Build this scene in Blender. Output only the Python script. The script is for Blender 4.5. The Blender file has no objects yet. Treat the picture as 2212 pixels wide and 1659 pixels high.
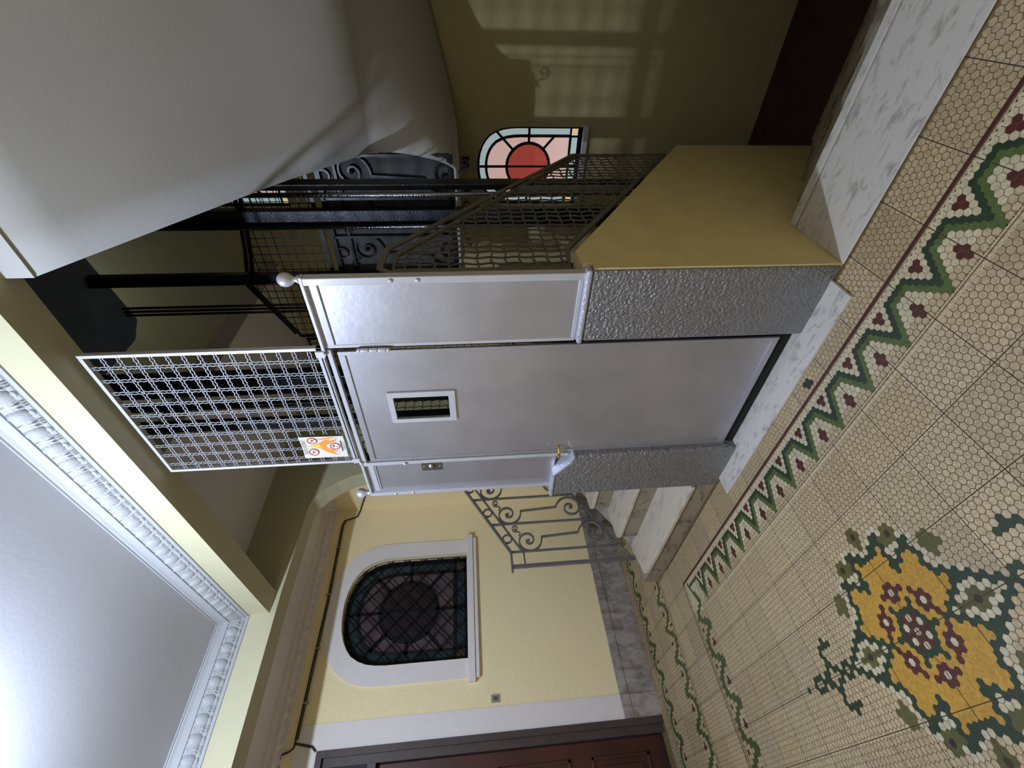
import bpy, math, random
from mathutils import Vector, Matrix
random.seed(7)
C = bpy.context.scene.collection
S = bpy.context.scene
pi = math.pi

# ------------------------------------------------------------------ camera, world, lights, exposure
cam = bpy.data.cameras.new('camera'); camo = bpy.data.objects.new('camera', cam); C.objects.link(camo)
cam.sensor_fit = 'HORIZONTAL'; cam.sensor_width = 36.0; cam.lens = 961.03 / 2212 * 36.0
cam.clip_start = 0.02; cam.clip_end = 60
R0 = Vector((0.02605273, -0.08742174, -0.99583066))
R1 = Vector((-0.7327921, -0.67924874, 0.04045856))
R2 = Vector((-0.67995367, 0.72868278, -0.08175825))
m = Matrix((R0, -R1, -R2)).transposed().to_4x4(); m.translation = Vector((0, 0, 1.4))
camo.matrix_world = m
S.camera = camo

w = bpy.data.worlds.new('world'); S.world = w; w.use_nodes = True
w.node_tree.nodes['Background'].inputs[0].default_value = (0.55, 0.66, 0.85, 1)
w.node_tree.nodes['Background'].inputs[1].default_value = 0.25

S.view_settings.view_transform = 'Standard'
try: S.view_settings.look = 'None'
except Exception: pass
S.view_settings.gamma = 1.0
S.view_settings.exposure = 0.0
S.view_settings.use_curve_mapping = False
S.cycles.max_bounces = 10
S.cycles.diffuse_bounces = 6
S.cycles.use_denoising = True
try: S.cycles.denoiser = 'OPENIMAGEDENOISE'
except Exception: pass
S.cycles.sample_clamp_indirect = 4.0

def point(name, loc, power, col, r):
    l = bpy.data.lights.new(name, 'POINT'); l.energy = power; l.color = col; l.shadow_soft_size = r
    o = bpy.data.objects.new(name, l); C.objects.link(o); o.location = loc; return o
LAMP = (-1.72, 0.0, 3.07)
point('hall_lamp_light', LAMP, 195, (0.70, 0.82, 1.0), 0.025)
point('hall_fill_light_rear', (0.9, -1.9, 2.70), 19, (0.74, 0.85, 1.0), 0.22)  # added fill light for the hall, no fixture behind it
point('stairwell_fill_light', (-2.3, 3.4, 5.4), 8, (0.80, 0.93, 1.0), 0.5)  # added ambient fill to lift the dark stairwell, no fixture

# ------------------------------------------------------------------ materials
def srgb(r, g, b):
    f = lambda c: (c / 255 / 12.92) if c <= 10.3 else ((c / 255 + 0.055) / 1.055) ** 2.4
    return (f(r), f(g), f(b), 1)

def mat(name, col, rough=0.6, metal=0.0, noise=0.0, nscale=8.0, bump=0.0, bscale=60.0, col2=None, spec=0.5, detail=4.0, thr=None, emit=None):
    M = bpy.data.materials.new(name); M.use_nodes = True
    nt = M.node_tree; b = nt.nodes['Principled BSDF']
    b.inputs['Roughness'].default_value = rough; b.inputs['Metallic'].default_value = metal
    b.inputs['Specular IOR Level'].default_value = spec
    b.inputs['Base Color'].default_value = col
    tc = nt.nodes.new('ShaderNodeTexCoord')
    if noise > 0 or col2:
        n = nt.nodes.new('ShaderNodeTexNoise'); n.inputs['Scale'].default_value = nscale; n.inputs['Detail'].default_value = detail
        nt.links.new(tc.outputs['Object'], n.inputs['Vector'])
        cr = nt.nodes.new('ShaderNodeValToRGB')
        c2 = col2 or tuple(c * (1 - noise) for c in col[:3]) + (1,)
        a, z = thr or (0.35, 0.65)
        cr.color_ramp.elements[0].position = a; cr.color_ramp.elements[0].color = c2
        cr.color_ramp.elements[1].position = z; cr.color_ramp.elements[1].color = col
        nt.links.new(n.outputs['Fac'], cr.inputs['Fac']); nt.links.new(cr.outputs['Color'], b.inputs['Base Color'])
    if bump > 0:
        n2 = nt.nodes.new('ShaderNodeTexNoise'); n2.inputs['Scale'].default_value = bscale; n2.inputs['Detail'].default_value = 3
        nt.links.new(tc.outputs['Object'], n2.inputs['Vector'])
        bp = nt.nodes.new('ShaderNodeBump'); bp.inputs['Strength'].default_value = bump; bp.inputs['Distance'].default_value = 0.015 if name == 'grey_stipple_paint' else 0.01
        nt.links.new(n2.outputs['Fac'], bp.inputs['Height']); nt.links.new(bp.outputs['Normal'], b.inputs['Normal'])
    if emit:
        b.inputs['Emission Color'].default_value = emit[0]; b.inputs['Emission Strength'].default_value = emit[1]
    return M

M = {}
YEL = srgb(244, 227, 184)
YELB = srgb(178, 166, 122)  # same yellow plaster, with the stairwell's shade put into the colour
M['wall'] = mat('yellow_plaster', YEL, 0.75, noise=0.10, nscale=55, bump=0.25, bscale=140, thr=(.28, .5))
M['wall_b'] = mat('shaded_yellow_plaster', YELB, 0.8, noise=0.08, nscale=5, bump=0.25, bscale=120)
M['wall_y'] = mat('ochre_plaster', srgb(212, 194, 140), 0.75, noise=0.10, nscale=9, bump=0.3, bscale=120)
M['cream'] = mat('cream_plaster', srgb(186, 180, 150), 0.7, noise=0.03, nscale=5, bump=0.12, bscale=120)
M['white'] = mat('white_plaster', srgb(196, 196, 206), 0.65, noise=0.03, nscale=3, bump=0.035, bscale=60)
M['cornice'] = mat('cornice_paint', srgb(162, 163, 167), 0.6)
M['trim'] = mat('white_trim_paint', srgb(228, 221, 222), 0.6, noise=0.03, nscale=20)
M['soffit'] = mat('soffit_plaster', srgb(182, 180, 179), 0.7, noise=0.06, nscale=2.5, bump=0.05, bscale=50)
M['darkcar'] = mat('dark_blue_steel', srgb(118, 132, 150), 0.6, noise=0.3, nscale=3)
M['silver'] = mat('silver_paint', srgb(192, 192, 203), 0.42, 0.82, noise=0.12, nscale=5, bump=0.06, bscale=40)
M['silver_lt'] = mat('silver_trim_paint', srgb(200, 200, 208), 0.35, 0.35, noise=0.05, nscale=10)
M['pier'] = mat('grey_stipple_paint', srgb(146, 146, 150), 0.34, 0.6, noise=0.12, nscale=30, bump=1.0, bscale=75)
M['pier_top'] = mat('pale_grey_paint', srgb(190, 190, 204), 0.3, 0.3, noise=0.1, nscale=60, bump=0.4, bscale=90)
M['iron'] = mat('grey_iron_paint', srgb(120, 116, 118), 0.45, 0.35, noise=0.12, nscale=30)
M['guard'] = mat('guard_grey_paint', srgb(108, 104, 92), 0.5, 0.2, noise=0.2, nscale=20)
M['wire'] = mat('grey_wire_paint', srgb(150, 151, 160), 0.6, 0.15)
M['black'] = mat('black_iron', srgb(26, 27, 31), 0.35, 0.5, noise=0.3, nscale=20)
M['rail'] = mat('greased_steel', srgb(40, 41, 48), 0.30, 0.6, noise=0.4, nscale=30, bump=0.3, bscale=120)
M['polished'] = mat('polished_highlight_bead', srgb(120, 122, 134), 0.16, 1.0, bump=.3, bscale=90)
M['sheet'] = mat('dull_grey_sheet', srgb(62, 61, 63), 0.7, 0.0, noise=0.45, nscale=14)
M['brass'] = mat('brass', srgb(214, 176, 70), 0.3, 0.9)
M['chrome'] = mat('brushed_steel', srgb(150, 145, 140), 0.3, 0.9, noise=0.2, nscale=80)
M['gap'] = mat('gap_shade_black', srgb(10, 10, 10), 0.9)  # flat black standing in for the shade inside gaps
M['wood'] = mat('dark_red_wood', srgb(74, 32, 24), 0.4, noise=0.45, nscale=3, detail=8)
M['wood_frame'] = mat('brown_door_frame', srgb(70, 58, 56), 0.45, noise=0.2, nscale=12)
M['lead'] = mat('black_lead', srgb(20, 20, 22), 0.5, 0.4)
M['cable'] = mat('dark_cable', srgb(52, 50, 36), 0.6, noise=0.3, nscale=30)
M['plastic'] = mat('grey_plastic', srgb(150, 146, 130), 0.5)
M['redfloor'] = mat('dark_red_tiles', srgb(70, 38, 34), 0.6, noise=0.3, nscale=6)
M['lampglass'] = mat('opal_glass', srgb(240, 244, 255), 0.3, emit=((0.86, 0.91, 1, 1), 3.0))

def marble(name, base, vein, scale, rough=0.3, amt=0.5):
    Mt = bpy.data.materials.new(name); Mt.use_nodes = True; nt = Mt.node_tree; b = nt.nodes['Principled BSDF']
    b.inputs['Roughness'].default_value = rough
    tc = nt.nodes.new('ShaderNodeTexCoord'); mp = nt.nodes.new('ShaderNodeMapping')
    mp.inputs['Rotation'].default_value = (0.3, 0.2, 0.7); mp.inputs['Scale'].default_value = (1, 2.6, 1.4)
    nt.links.new(tc.outputs['Object'], mp.inputs['Vector'])
    n = nt.nodes.new('ShaderNodeTexNoise'); n.inputs['Scale'].default_value = scale; n.inputs['Detail'].default_value = 9
    n.inputs['Roughness'].default_value = 0.65; n.inputs['Distortion'].default_value = 0.6
    nt.links.new(mp.outputs[0], n.inputs['Vector'])
    cr = nt.nodes.new('ShaderNodeValToRGB'); e = cr.color_ramp.elements
    e[0].position = 0.36; e[0].color = vein; e[1].position = 0.36 + 0.3 * amt; e[1].color = base
    nt.links.new(n.outputs['Fac'], cr.inputs['Fac']); nt.links.new(cr.outputs['Color'], b.inputs['Base Color'])
    return Mt
M['marble'] = marble('white_marble', srgb(198, 193, 188), srgb(158, 153, 146), 12.0, 0.3, 0.4)
M['tread'] = marble('warm_marble_tread', srgb(206, 195, 182), srgb(182, 170, 156), 6.0, 0.35, 0.5)
M['marble2'] = marble('worn_marble_riser', srgb(144, 134, 116), srgb(84, 76, 62), 7.0, 0.45)
M['marble3'] = marble('grey_marble', srgb(168, 160, 156), srgb(118, 110, 104), 5.0, 0.35, 0.8)
M['nosing'] = mat('cream_marble_edge', srgb(205, 188, 160), 0.4, noise=0.1, nscale=20)

def glassmat(name, col, strength, rough=0.25):
    return mat(name, col, rough, emit=(col, strength), noise=0.0)

# ------------------------------------------------------------------ mesh helpers
class MB:
    def __init__(s): s.v = []; s.f = []; s.m = []; s.mi = 0
    def add(s, vs, fs):
        n = len(s.v); s.v += [tuple(a) for a in vs]
        for f in fs: s.f.append([n + i for i in f]); s.m.append(s.mi)
        return s
    def box(s, x0, x1, y0, y1, z0, z1, bev=0.0):
        if x0 > x1: x0, x1 = x1, x0
        if y0 > y1: y0, y1 = y1, y0
        if z0 > z1: z0, z1 = z1, z0
        s.add([(x0, y0, z0), (x1, y0, z0), (x1, y1, z0), (x0, y1, z0), (x0, y0, z1), (x1, y0, z1), (x1, y1, z1), (x0, y1, z1)],
              [(0, 3, 2, 1), (4, 5, 6, 7), (0, 1, 5, 4), (1, 2, 6, 5), (2, 3, 7, 6), (3, 0, 4, 7)]); return s
    def prism(s, pts, a0, a1, ax):
        """polygon pts in the two other axes, extruded along ax from a0 to a1"""
        def mk(p, a): return (a, p[0], p[1]) if ax == 'x' else ((p[0], a, p[1]) if ax == 'y' else (p[0], p[1], a))
        n = len(pts); vs = [mk(p, a0) for p in pts] + [mk(p, a1) for p in pts]
        fs = [list(range(n))[::-1], list(range(n, 2 * n))] + [(i, (i + 1) % n, n + (i + 1) % n, n + i) for i in range(n)]
        s.add(vs, fs); return s
    def band(s, outer, inner, a0, a1, ax):
        """ring or open strip between two outlines of equal length, extruded"""
        def mk(p, a): return (a, p[0], p[1]) if ax == 'x' else ((p[0], a, p[1]) if ax == 'y' else (p[0], p[1], a))
        n = len(outer)
        for i in range(n - 1):
            q = [outer[i], outer[i + 1], inner[i + 1], inner[i]]
            s.add([mk(p, a0) for p in q] + [mk(p, a1) for p in q],
                  [(3, 2, 1, 0), (4, 5, 6, 7), (0, 1, 5, 4), (1, 2, 6, 5), (2, 3, 7, 6), (3, 0, 4, 7)])
        return s
    def tube(s, pts, r, n=6, closed=False, flat=None):
        pts = [Vector(p) for p in pts]; N = len(pts)
        if N < 2: return s
        rings = []; prev = None
        for i, p in enumerate(pts):
            if closed: t = pts[(i + 1) % N] - pts[i - 1]
            else: t = pts[min(i + 1, N - 1)] - pts[max(i - 1, 0)]
            if t.length < 1e-9: t = Vector((0, 0, 1))
            t.normalize()
            if flat is not None:
                u = Vector(flat).normalized(); vv = t.cross(u)
                if vv.length < 1e-6: vv = Vector((1, 0, 0))
                vv.normalize(); u = vv.cross(t)
            else:
                if prev is None:
                    a = Vector((0, 0, 1)) if abs(t.z) < 0.9 else Vector((1, 0, 0)); u = t.cross(a).normalized()
                else:
                    u = prev - t * prev.dot(t)
                    if u.length < 1e-6: u = t.cross(Vector((0.3, 0.5, 0.8)))
                    u.normalize()
                prev = u; vv = t.cross(u)
            if isinstance(r, tuple):
                a, b = r; rings.append([p + u * a * sx + vv * b * sy for sx, sy in ((1, 1), (-1, 1), (-1, -1), (1, -1))])
            else: rings.append([p + (u * math.cos(2 * pi * (k + .5) / n) + vv * math.sin(2 * pi * (k + .5) / n)) * r for k in range(n)])
        k = len(rings[0]); vs = [q for rg in rings for q in rg]; fs = []
        for i in range(N if closed else N - 1):
            j = (i + 1) % N
            for q in range(k): fs.append((i * k + q, i * k + (q + 1) % k, j * k + (q + 1) % k, j * k + q))
        if not closed: fs.append(list(range(k))[::-1]); fs.append([(N - 1) * k + q for q in range(k)])
        s.add(vs, fs); return s
    def lathe(s, c, prof, n=20, axis='z'):
        vs = []
        for (r, h) in prof:
            for k in range(n):
                a = 2 * pi * k / n; x, y = r * math.cos(a), r * math.sin(a)
                vs.append((c[0] + x, c[1] + y, c[2] + h) if axis == 'z' else ((c[0] + x, c[1] + h, c[2] + y) if axis == 'y' else (c[0] + h, c[1] + x, c[2] + y)))
        fs = []
        for i in range(len(prof) - 1):
            for k in range(n): fs.append((i * n + k, i * n + (k + 1) % n, (i + 1) * n + (k + 1) % n, (i + 1) * n + k))
        fs.append(list(range(n))[::-1]); fs.append([(len(prof) - 1) * n + k for k in range(n)])
        s.add(vs, fs); return s
    def ellip(s, c, r, nu=10, nv=6):
        vs = []; fs = []
        for i in range(nv + 1):
            t = pi * i / nv
            for k in range(nu):
                a = 2 * pi * k / nu
                vs.append((c[0] + r[0] * math.sin(t) * math.cos(a), c[1] + r[1] * math.sin(t) * math.sin(a), c[2] + r[2] * math.cos(t)))
        for i in range(nv):
            for k in range(nu): fs.append((i * nu + k, i * nu + (k + 1) % nu, (i + 1) * nu + (k + 1) % nu, (i + 1) * nu + k))
        s.add(vs, fs); return s
    def build(s, name, mats, parent=None, smooth=False, bevel=0.0):
        me = bpy.data.meshes.new(name); off = Vector((0, 0, 0))
        p = parent
        while p is not None: off += Vector(p.location); p = p.parent
        me.from_pydata([(a[0] - off.x, a[1] - off.y, a[2] - off.z) for a in s.v], [], s.f)
        mats = mats if isinstance(mats, (list, tuple)) else [mats]
        for q in mats: me.materials.append(M[q] if isinstance(q, str) else q)
        if len(mats) > 1: me.polygons.foreach_set('material_index', s.m)
        me.validate(); me.update()
        import bmesh
        bm = bmesh.new(); bm.from_mesh(me); bmesh.ops.recalc_face_normals(bm, faces=bm.faces); bm.to_mesh(me); bm.free()
        if smooth: me.polygons.foreach_set('use_smooth', [True] * len(me.polygons))
        o = bpy.data.objects.new(name, me); C.objects.link(o)
        if parent is not None: o.parent = parent
        if bevel > 0:
            b = o.modifiers.new('edge', 'BEVEL'); b.width = bevel; b.segments = 2; b.limit_method = 'ANGLE'
        return o

def thing(name, label, cat, loc, group=None):
    o = bpy.data.objects.new(name, None); C.objects.link(o); o.location = loc
    o['label'] = label; o['category'] = cat
    if group: o['group'] = group
    return o
def tag(o, label, cat, group=None, kind=None):
    o['label'] = label; o['category'] = cat
    if group: o['group'] = group
    if kind: o['kind'] = kind
    return o
def struct(o, label=None, cat=None):
    o['kind'] = 'structure'
    if label: o['label'] = label
    if cat: o['category'] = cat
    return o

# ------------------------------------------------------------------ the floor: hexagon-pattern cement tiles
TX, TY = 0.1995, 0.2045
JX, JY = -1.5385, 0.392
PX, PY = TX / 9, TY / 10
XL, XR, YR0 = -4.42, 2.5, -3.0
FRONT = 1.42
COL = {'w': srgb(206, 184, 148), 'W': srgb(222, 208, 176), 'r': srgb(86, 32, 28), 'G': srgb(38, 58, 36), 'g': srgb(88, 106, 52), 'm': srgb(74, 92, 50),
       'o': srgb(96, 92, 46), 'y': srgb(206, 156, 58), 'k': srgb(58, 34, 20)}
def dseg(px, py, a, b):
    ax, ay = a; bx, by = b; dx, dy = bx - ax, by - ay; L = dx * dx + dy * dy
    t = max(0, min(1, ((px - ax) * dx + (py - ay) * dy) / L)) if L > 0 else 0
    return math.hypot(px - ax - t * dx, py - ay - t * dy)
def dpoly(x, y, P, closed=True):
    n = len(P); return min(dseg(x, y, P[i], P[(i + 1) % n]) for i in range(n if closed else n - 1))
def inside(x, y, P):
    c = False; n = len(P)
    for i in range(n):
        (x0, y0), (x1, y1) = P[i], P[(i + 1) % n]
        if (y0 > y) != (y1 > y) and x < (x1 - x0) * (y - y0) / (y1 - y0) + x0: c = not c
    return c
Q1 = [(.20, .118), (.182, .228), (.084, .162), (.084, .283), (0, .233)]
STAR = Q1 + [(-a, b) for a, b in Q1[-2::-1]]
STAR = [(.262, .070)] + STAR + [(-.262, .070), (-.135, 0), (-.262, -.070)] + [(-a, -b) for a, b in STAR] + [(.262, -.070), (.135, 0)]
SQ = [(.262, .070), (.135, 0), (.262, -.070), (.388, 0)]
TAIL = [[(.388, 0), (.425, .026), (.46, 0), (.425, -.026), (.388, 0)], [(.46, 0), (.50, .036), (.55, .030), (.565, 0), (.55, -.030), (.50, -.036), (.46, 0)],
        [(.585, 0), (.63, .03), (.67, 0), (.63, -.03), (.585, 0)], [(.735, 0), (.74, 0)],
        [(.50, .036), (.53, .09), (.485, .115), (.455, .09)], [(.50, -.036), (.53, -.09), (.485, -.115), (.455, -.09)]]
OLV = [(0, .318), (.135, .265), (.255, .172)]
FLW = [(0, .117), (.1, .058), (.1, -.058)]
def medal(x, y):
    ax, ay = abs(x), abs(y)
    if ax > .77 or ay > .40: return None
    r = math.hypot(x, y)
    # centre star, by rings of the hexagon lattice
    hx, hy = x / PX, y / PY
    d1, d2, d3 = abs(hy), abs(hx + hy / 2), abs(hx - hy / 2)
    ring = round(max(d1, d2, d3)); on = min(d1, d2, d3) < 0.3
    if ring == 0: return 'W'
    if ring == 1: return 'r'
    if ring == 2: return 'r' if on else 'W'
    if ring == 3: return 'G'
    if ring == 4 and on: return 'G'
    if ring == 4: pass
    for fx, fy in FLW:
        for sx, sy in ((1, 1), (-1, -1), (-1, 1), (1, -1)):
            cx, cy = round(fx * sx / PX * 2) * PX / 2, round(fy * sy / PY) * PY
            if (round(cx / PX * 2) + round(cy / PY)) % 2: cx += PX / 2
            dd = math.hypot((x - cx) / PX, (y - cy) / PY * 0.87)
            if dd < .3: return 'W'
            if dd < 1.2: return 'r'
            tx, ty = (-cy, cx); L = math.hypot(tx, ty) or 1
            for q in (1, -1):
                if math.hypot(x - cx - q * tx / L * .038, y - cy - q * ty / L * .038) < .012: return 'r'
    if dpoly(ax, ay, SQ) < .0125: return 'G'
    if inside(ax, ay, SQ):
        s = abs(ax - .262) / .126 + ay / .07
        return 'k' if s < .14 else ('o' if s < .52 else 'W')
    if dpoly(x, y, STAR) < .0125: return 'G'
    if inside(x, y, STAR): return 'y'
    for P in TAIL:
        if dpoly(ax, ay, P, False) < .0115: return 'G'
    for ox, oy in OLV:
        dx, dy = abs(ax - ox), abs(ay - oy)
        if math.hypot(dx, dy) < .010: return 'k'
        if dx / .040 + dy / .050 < 1.0: return 'o'
    if dpoly(x, y, STAR) < .034: return 'W'
    return None
YRED = JY + 4 * TY
def xrun(x, row):
    u = (x + .656) / PX; u = u - 9 * round(u / 9); a = abs(u)
    T = {1: [], 2: [(1, 'r'), (2, 'W'), (9, 'G')], 3: [(.5, 'r'), (1.5, 'W'), (2.5, 'G'), (9, 'g')], 4: [(1, 'W'), (2, 'G'), (3, 'g'), (9, 'W')],
         5: [(.5, 'W'), (1.5, 'G'), (2.5, 'g'), (9, 'W')], 6: [(1, 'G'), (2, 'g'), (4, 'W'), (9, 'r')], 7: [(.5, 'G'), (1.5, 'g'), (3.5, 'W'), (9, 'r')],
         8: [(1, 'g'), (4, 'w'), (9, 'r')], 9: [(.5, 'g'), (9, 'w')], 10: [(9, 'w')]}.get(row, [])
    for lim, c in T:
        if a < lim: return c
    return 'W'
CX = JX - 8 * TX          # x of the line at the left border of the field
BXL, AXL = -3.535, -4.262
def yrun(x, y, x0, sgn):
    d = (x - x0) * sgn
    if d < 0 or d > .20: return None
    v = (y - (JY + .308)) / TY; v = v - round(v)   # 0 at the bump
    v *= TY
    zig = [(.060, -.12), (.060, -.062), (.184, 0), (.060, .062), (.060, .12)]
    if min(dseg(d, v, zig[i], zig[i + 1]) for i in range(4)) < .0185: return 'm'
    if abs(v) < .017 and abs(d - .052) < .017: return 'r'
    if (abs(v) - TY / 2 > -.021) and abs(d - .14) / .020 + abs(abs(v) - TY / 2) / .030 < 1: return 'r'
    return None
def hexcol(x, y, row):
    if 1.42 > y > YRED + .005:
        if math.hypot(x + 1.245, y - 1.262) < .026 : return 'G'
        if x > CX + .02: return 'w'
    yb = YRED - y
    if x > CX + .24 and 0 < yb < TY + .002:
        return xrun(x, round(yb / PY))
    if CX < x <= CX + .24 and 0 < yb < TY + .002:
        P = [(CX + .24, YRED - .04), (CX + .07, YRED - .035), (CX + .10, YRED - .085), (CX + .165, YRED - .165), (CX + .06, YRED - .22)]
        if dpoly(x, y, P, False) < .015: return 'm'
        if dpoly(x, y, [(CX + .24, YRED - .025), (CX + .26, YRED - .09), (CX + .288, YRED - .19)], False) < .013: return 'g'
        return 'W'
    if y < YRED - TY + .01:
        c = yrun(x, y, CX, 1)
        if c: return c
    c = yrun(x, y, BXL, -1) or yrun(x, y, AXL, 1)
    if c: return c
    c = medal(x - JX, y - JY)
    return c or 'w'

def make_floor():
    vs = []; fs = []; cols = []
    keys = list(COL)
    # underlying grout bed
    zt = .0012
    hexv = [(0, PY * 2 / 3), (-PX / 2, PY / 3), (-PX / 2, -PY / 3), (0, -PY * 2 / 3), (PX / 2, -PY / 3), (PX / 2, PY / 3)]
    tint = {}
    r0 = int((YR0 - JY) / PY); r1 = int((2.8 - JY) / PY)
    for r in range(r0 + 1, r1):
        y = JY + r * PY
        flip = 1 if (YRED - TY + .001 < y < YRED - .001) else 0
        odd = (r + flip) % 2
        xe = XR if y < FRONT - .012 else -3.30
        i0 = int((XL - JX) / PX); i1 = int((xe - JX) / PX)
        for i in range(i0 + 1, i1):
            x = JX + (i + .5 * odd) * PX
            if x > xe - .012: continue
            k = (math.floor((x - JX) / TX), math.floor((y - JY) / TY))
            if k not in tint:
                t = random.uniform(.84, 1.08); q = random.uniform(-.05, .05)
                tint[k] = (t * (1 + q * .4), t, t * (1 - q))
            c = hexcol(x, y, r); t = tint[k]
            if c in 'w': sc = .90
            elif c in 'Wr': sc = .93
            else: sc = .985
            n = len(vs)
            vs += [(x + a * sc, y + b * sc, zt) for a, b in hexv]
            fs.append(range(n, n + 6))
            b = COL[c]; j = random.uniform(.94, 1.06) * .78
            cols.append((b[0] * t[0] * j, b[1] * t[1] * j, b[2] * t[2] * j, 1))
    nh = len(fs)
    def quad(x0, x1, y0, y1, z, mi):
        n = len(vs); vs.extend([(x0, y0, z), (x1, y0, z), (x1, y1, z), (x0, y1, z)]); fs.append((n, n + 1, n + 2, n + 3)); cols.append((0, 0, 0, 1)); ml.append(mi)
    ml = [0] * nh
    quad(XL, XR, YR0, FRONT, 0, 1)
    quad(XL, -3.28, FRONT, 2.8, 0, 1)
    quad(-4.72, XL, -.76, .68, 0, 1)
    for yy in (YRED, YRED - TY): quad(CX + .02, XR, yy - PY * .62, yy + PY * .4, .0008, 4)
    zj = zt + .0003
    for k in range(-15, 21):
        x = JX + k * TX
        if x < XL or x > XR: continue
        quad(x - .0014, x + .0014, YR0, FRONT if x > -3.3 else 2.8, zj, 2)
    for k in range(-16, 12):
        y = JY + k * TY
        if y < YR0 or y > 2.8: continue
        quad(XL, XR if y < FRONT else -3.3, y - .0014, y + .0014, zj, 2)
    z2 = zj + .0003
    quad(CX, XR, YRED + .002, YRED + .015, z2, 3)
    for x in (CX - .004, CX + .022, BXL, BXL - .024, AXL, AXL + .022): quad(x - .0028, x + .0028, YR0, YRED if CX - .1 < x else 2.8, z2, 3)
    # slab
    n = len(vs)
    me = bpy.data.meshes.new('floor'); me.from_pydata(vs, [], fs)
    at = me.color_attributes.new('pigment', 'FLOAT_COLOR', 'CORNER')
    buf = []
    for p, c in zip(fs, cols): buf += list(c) * len(p)
    at.data.foreach_set('color', buf)
    Mt = bpy.data.materials.new('hexagon_tiles'); Mt.use_nodes = True; nt = Mt.node_tree; b = nt.nodes['Principled BSDF']
    b.inputs['Roughness'].default_value = .52
    ca = nt.nodes.new('ShaderNodeVertexColor'); ca.layer_name = 'pigment'
    tc = nt.nodes.new('ShaderNodeTexCoord'); nz = nt.nodes.new('ShaderNodeTexNoise'); nz.inputs['Scale'].default_value = 90; nz.inputs['Detail'].default_value = 5
    nt.links.new(tc.outputs['Object'], nz.inputs['Vector'])
    cr = nt.nodes.new('ShaderNodeValToRGB'); cr.color_ramp.elements[0].position = .3; cr.color_ramp.elements[0].color = (.72, .70, .66, 1); cr.color_ramp.elements[1].position = .62
    nt.links.new(nz.outputs['Fac'], cr.inputs['Fac'])
    mx = nt.nodes.new('ShaderNodeMix'); mx.data_type = 'RGBA'; mx.blend_type = 'MULTIPLY'; mx.inputs[0].default_value = 1
    nt.links.new(ca.outputs['Color'], mx.inputs[6]); nt.links.new(cr.outputs['Color'], mx.inputs[7])
    nt.links.new(mx.outputs[2], b.inputs['Base Color'])
    me.materials.append(Mt); me.materials.append(mat('grout_brown', srgb(120, 98, 60), .8, noise=.2, nscale=30)); me.materials.append(mat('joint_dark', srgb(58, 45, 26), .8))
    me.materials.append(mat('maroon_line', srgb(66, 26, 20), .6)); me.materials.append(mat('cream_strip', srgb(206, 190, 158), .6))
    me.polygons.foreach_set('material_index', ml); me.update()
    o = bpy.data.objects.new('floor', me); C.objects.link(o)
    struct(o, 'cream hexagon-pattern cement tile floor with green zigzag borders and a yellow star medallion', 'floor')
    return o
make_floor()

# ------------------------------------------------------------------ the room shell
ZT = 6.0
ARCH = [(.482, 2.28), (.476, 2.36), (.462, 2.44), (.435, 2.51), (.39, 2.58), (.33, 2.63), (.26, 2.668), (.17, 2.698), (.08, 2.712), (0, 2.715)]
ARCHO = [(.632, 2.28), (.628, 2.38), (.618, 2.46), (.59, 2.56), (.545, 2.64), (.48, 2.72), (.39, 2.785), (.27, 2.835), (.13, 2.862), (0, 2.868)]
WY = 1.722
def full(a): return [(WY + p, z) for p, z in a] + [(WY - p, z) for p, z in a[-2::-1]]
AO, AOUT = full(ARCH), full(ARCHO)

b = MB()
X0, X1 = -4.72, -4.42
b.box(X0, X1, -3.0, -.76, 0, 3.3); b.box(X0, X1, -.76, .68, 2.70, 3.3); b.box(X0, X1, .68, 1.24, 0, 3.3)
b.box(X0, X1, 1.24, 2.204, 0, 1.56); b.box(X0, X1, 2.204, 2.95, 0, 3.3)
for i in range(len(AO) - 1):
    p, q = AO[i], AO[i + 1]
    b.prism([p, q, (q[0], 3.3), (p[0], 3.3)] if q[0] < p[0] else [p, q, (q[0], 3.3), (p[0], 3.3)], X0, X1, 'x')
b.box(X0, X1, 1.24, 1.2405, 1.56, 2.28)
struct(b.build('wall_left', 'wall'), 'yellow plastered side wall with the arched window')
b = MB(); b.box(-4.72, 2.8, -3.3, -3.0, 0, 3.3); struct(b.build('wall_rear', 'wall'))
b = MB(); b.box(2.5, 2.8, -3.0, 1.44, 0, 3.3); struct(b.build('wall_right', 'wall'))
b = MB(); b.box(.36, 2.8, 1.44, 1.66, -1.3, 3.3); struct(b.build('wall_front', 'wall'))
b = MB(); b.box(-4.42, -3.57, 2.80, 2.95, 0, 3.3); struct(b.build('wall_aisle_end', 'wall'))
# stairwell walls
b = MB(); b.box(.36, .66, 1.66, 4.40, -1.3, ZT); struct(b.build('wall_stair_right', 'wall_b'))

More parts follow.
